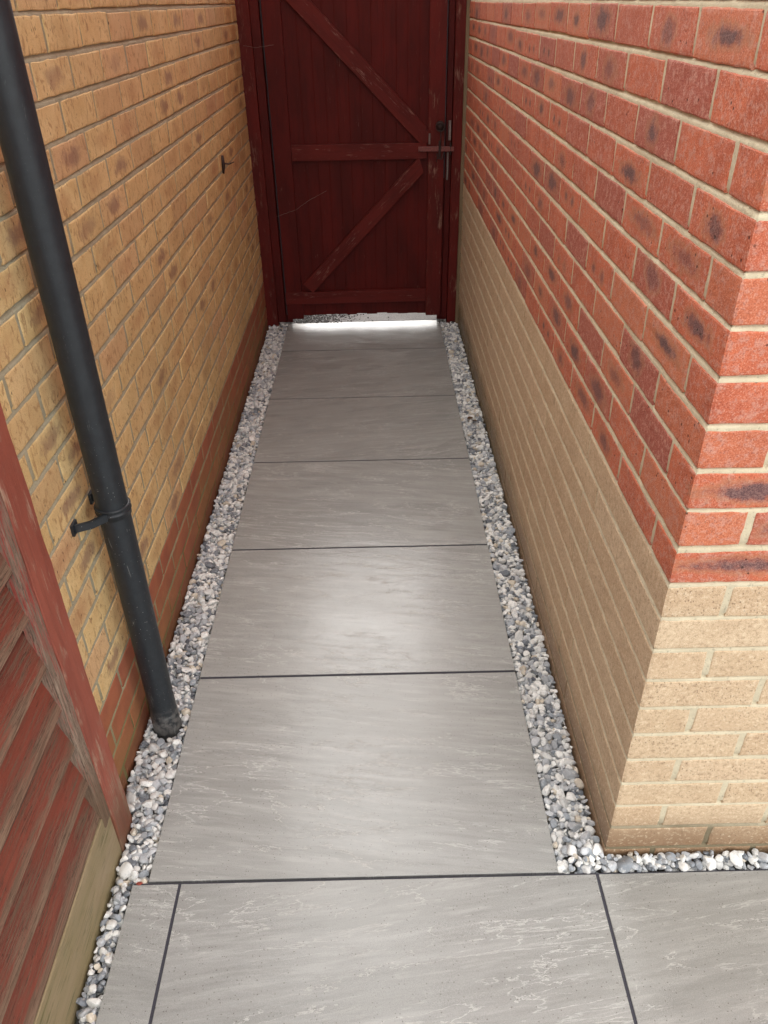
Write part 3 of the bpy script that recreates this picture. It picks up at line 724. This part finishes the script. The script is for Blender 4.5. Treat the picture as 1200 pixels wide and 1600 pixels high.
clip = lathe('pipe_clip', [(PR, zc-.0125), (PR+.0030, zc-.0120), (PR+.0032, zc-.002), (PR+.0048, zc-.0005), (PR+.0048, zc+.0005), (PR+.0032, zc+.002), (PR+.0032, zc+.0095), (PR+.0048, zc+.0105), (PR+.0048, zc+.012), (PR, zc+.0135)], M['pipe'], pipe)
def arm(sgn):
    bm = bmesh.new(); w_ = .009
    if sgn < 0: pts = [(PX-.004, PY-.034), (PX-.030, PY-.062), (LX+.010, PY-.074), (LX+.002, PY-.074)]
    else: pts = [(PX-.010, PY+.034), (PX-.030, PY+.046), (LX+.010, PY+.050), (LX+.002, PY+.050)]
    prev = None
    for i, (x, y) in enumerate(pts):
        th_ = .0045; dz = (0, 0, 0, 0)[i]
        nx, ny = (.7, -.7*sgn) if i < 2 else (0, -1*sgn)
        row = [bm.verts.new((x+nx*th_*a, y+ny*th_*a*(-1), zc+dz+w_*b)) for a, b in ((-1, -1), (1, -1), (1, 1), (-1, 1))]
        if prev:
            for q in range(4): bm.faces.new((prev[q], prev[(q+1) % 4], row[(q+1) % 4], row[q]))
        else: bm.faces.new(row)
        prev = row
    bm.faces.new(prev[::-1]); bmesh.ops.recalc_face_normals(bm, faces=bm.faces[:])
    bmesh.ops.bevel(bm, geom=bm.edges[:], offset=.0012, segments=2, affect='EDGES')
    me = bpy.data.meshes.new('bracket_arm'); bm.to_mesh(me); bm.free(); o = link('bracket_arm', me, M['pipe']); keep(o, clip)
arm(-1); arm(1)
box = box_mesh('wall_plate', (LX+.0005, PY-.086, zc-.013), (LX+.006, PY-.058, zc+.013), M['pipe']); keep(box, clip)
box = box_mesh('wall_plate', (LX+.0005, PY+.038, zc-.013), (LX+.006, PY+.062, zc+.013), M['pipe']); keep(box, clip)

# ---------------------------------------------------------------- small things
hk = thing('wall_hook', 'small rusty iron hook fixed in the yellow brick wall', 'hook', (LX, 3.6, 1.03))
tube('hook_plate', [(LX+.004, 3.60, 1.065), (LX+.007, 3.59, 1.03), (LX+.004, 3.585, .995)], [.006, .008, .004], M['iron'], hk)
tube('hook_prong', [(LX+.004, 3.59, 1.035), (LX+.03, 3.605, 1.03), (LX+.045, 3.64, 1.032)], [.004, .003, .002], M['iron'], hk)
def web(pts, label):
    P = []
    pts = [Vector(p) for p in pts]
    for a, b in zip(pts[:-1], pts[1:]):
        for i in range(8): P.append(a.lerp(b, i/8)+Vector((random.uniform(-1, 1), random.uniform(-1, 1), random.uniform(-1, 1)))*.0012)
    P.append(pts[-1]); o = tube('cobweb', P, .0007, M['web'], None, 5); return tag(o, label, 'cobweb')
web([(-.01, GY-.012, .62), (.10, GY-.010, .655), (.17, GY-.006, .70), (.27, GY+.01, .745)], 'dusty cobweb strand slanting across the lower boards of the gate')
web([(-.10, GY-.012, 1.43), (-.04, GY-.016, 1.42), (.05, GY-.010, 1.43)], 'thin cobweb strand across the top of the left gate post')
# dead leaves in the right gravel
for i, (x, y) in enumerate(((.945, 3.18), (.962, 3.15))):
    bm = bmesh.new(); n = 9; row = []
    for k in range(n):
        t = k/(n-1); wd = .010*math.sin(math.pi*t)**.7; z = .004*math.sin(t*3+i)
        row.append([bm.verts.new((t*.034-.017, s*wd, z+abs(s)*.004)) for s in (-1, 0, 1)])
    for A, B in zip(row[:-1], row[1:]):
        for q in (0, 1): bm.faces.new((A[q], A[q+1], B[q+1], B[q]))
    bmesh.ops.solidify(bm, geom=bm.faces[:], thickness=.0006)
    me = bpy.data.meshes.new('dead_leaf'); bm.to_mesh(me); bm.free()
    o = link('dead_leaf', me, M['leaf'], None, True); o.location = (x, y, .002+.003*i); o.rotation_euler = (.15, .1, .6+1.4*i)
    tag(o, ('curled brown dead leaf lying on the gravel by the plinth', 'brown dead leaf nearest the plinth, on the right gravel')[i], 'leaf')
def crumbs(name, n, fn, mat, label, cat, rmin, rmax):
    Vs, Fs, k = [], [], 0
    for _ in range(n):
        x, y = fn(); r = rng.uniform(rmin, rmax); V = T[2][rng.integers(30)]*r
        Vs.append(V+[x, y, .0006+r*.35]); Fs.append(IV[2][1]+k); k += len(V)
    o = link(name, mesh_np(name, np.vstack(Vs), np.vstack(Fs)), mat, None, True); o['kind'] = 'stuff'; tag(o, label, cat); return o
crumbs('dirt', 1100, lambda: (min(.60, abs(rng.normal(0, .17))+.01), rng.uniform(4.49, 4.70)), M['debris'], 'black wet dirt and leaf litter on the threshold under the gate', 'dirt', .002, .007)
crumbs('dirt', 60, lambda: (rng.uniform(.885, .99), rng.uniform(4.44, 4.56)), M['debris'], 'dark litter at the foot of the right gate post', 'dirt', .002, .006)
V = T[2][3]*[.009, .006, .005]; o = link('brick_chip', mesh_np('brick_chip', V, IV[2][1]), M['chip']); o.location = (-.018, .973, .0005); tag(o, 'small red brick chip at the slab corner beside the left gravel', 'brick chip')
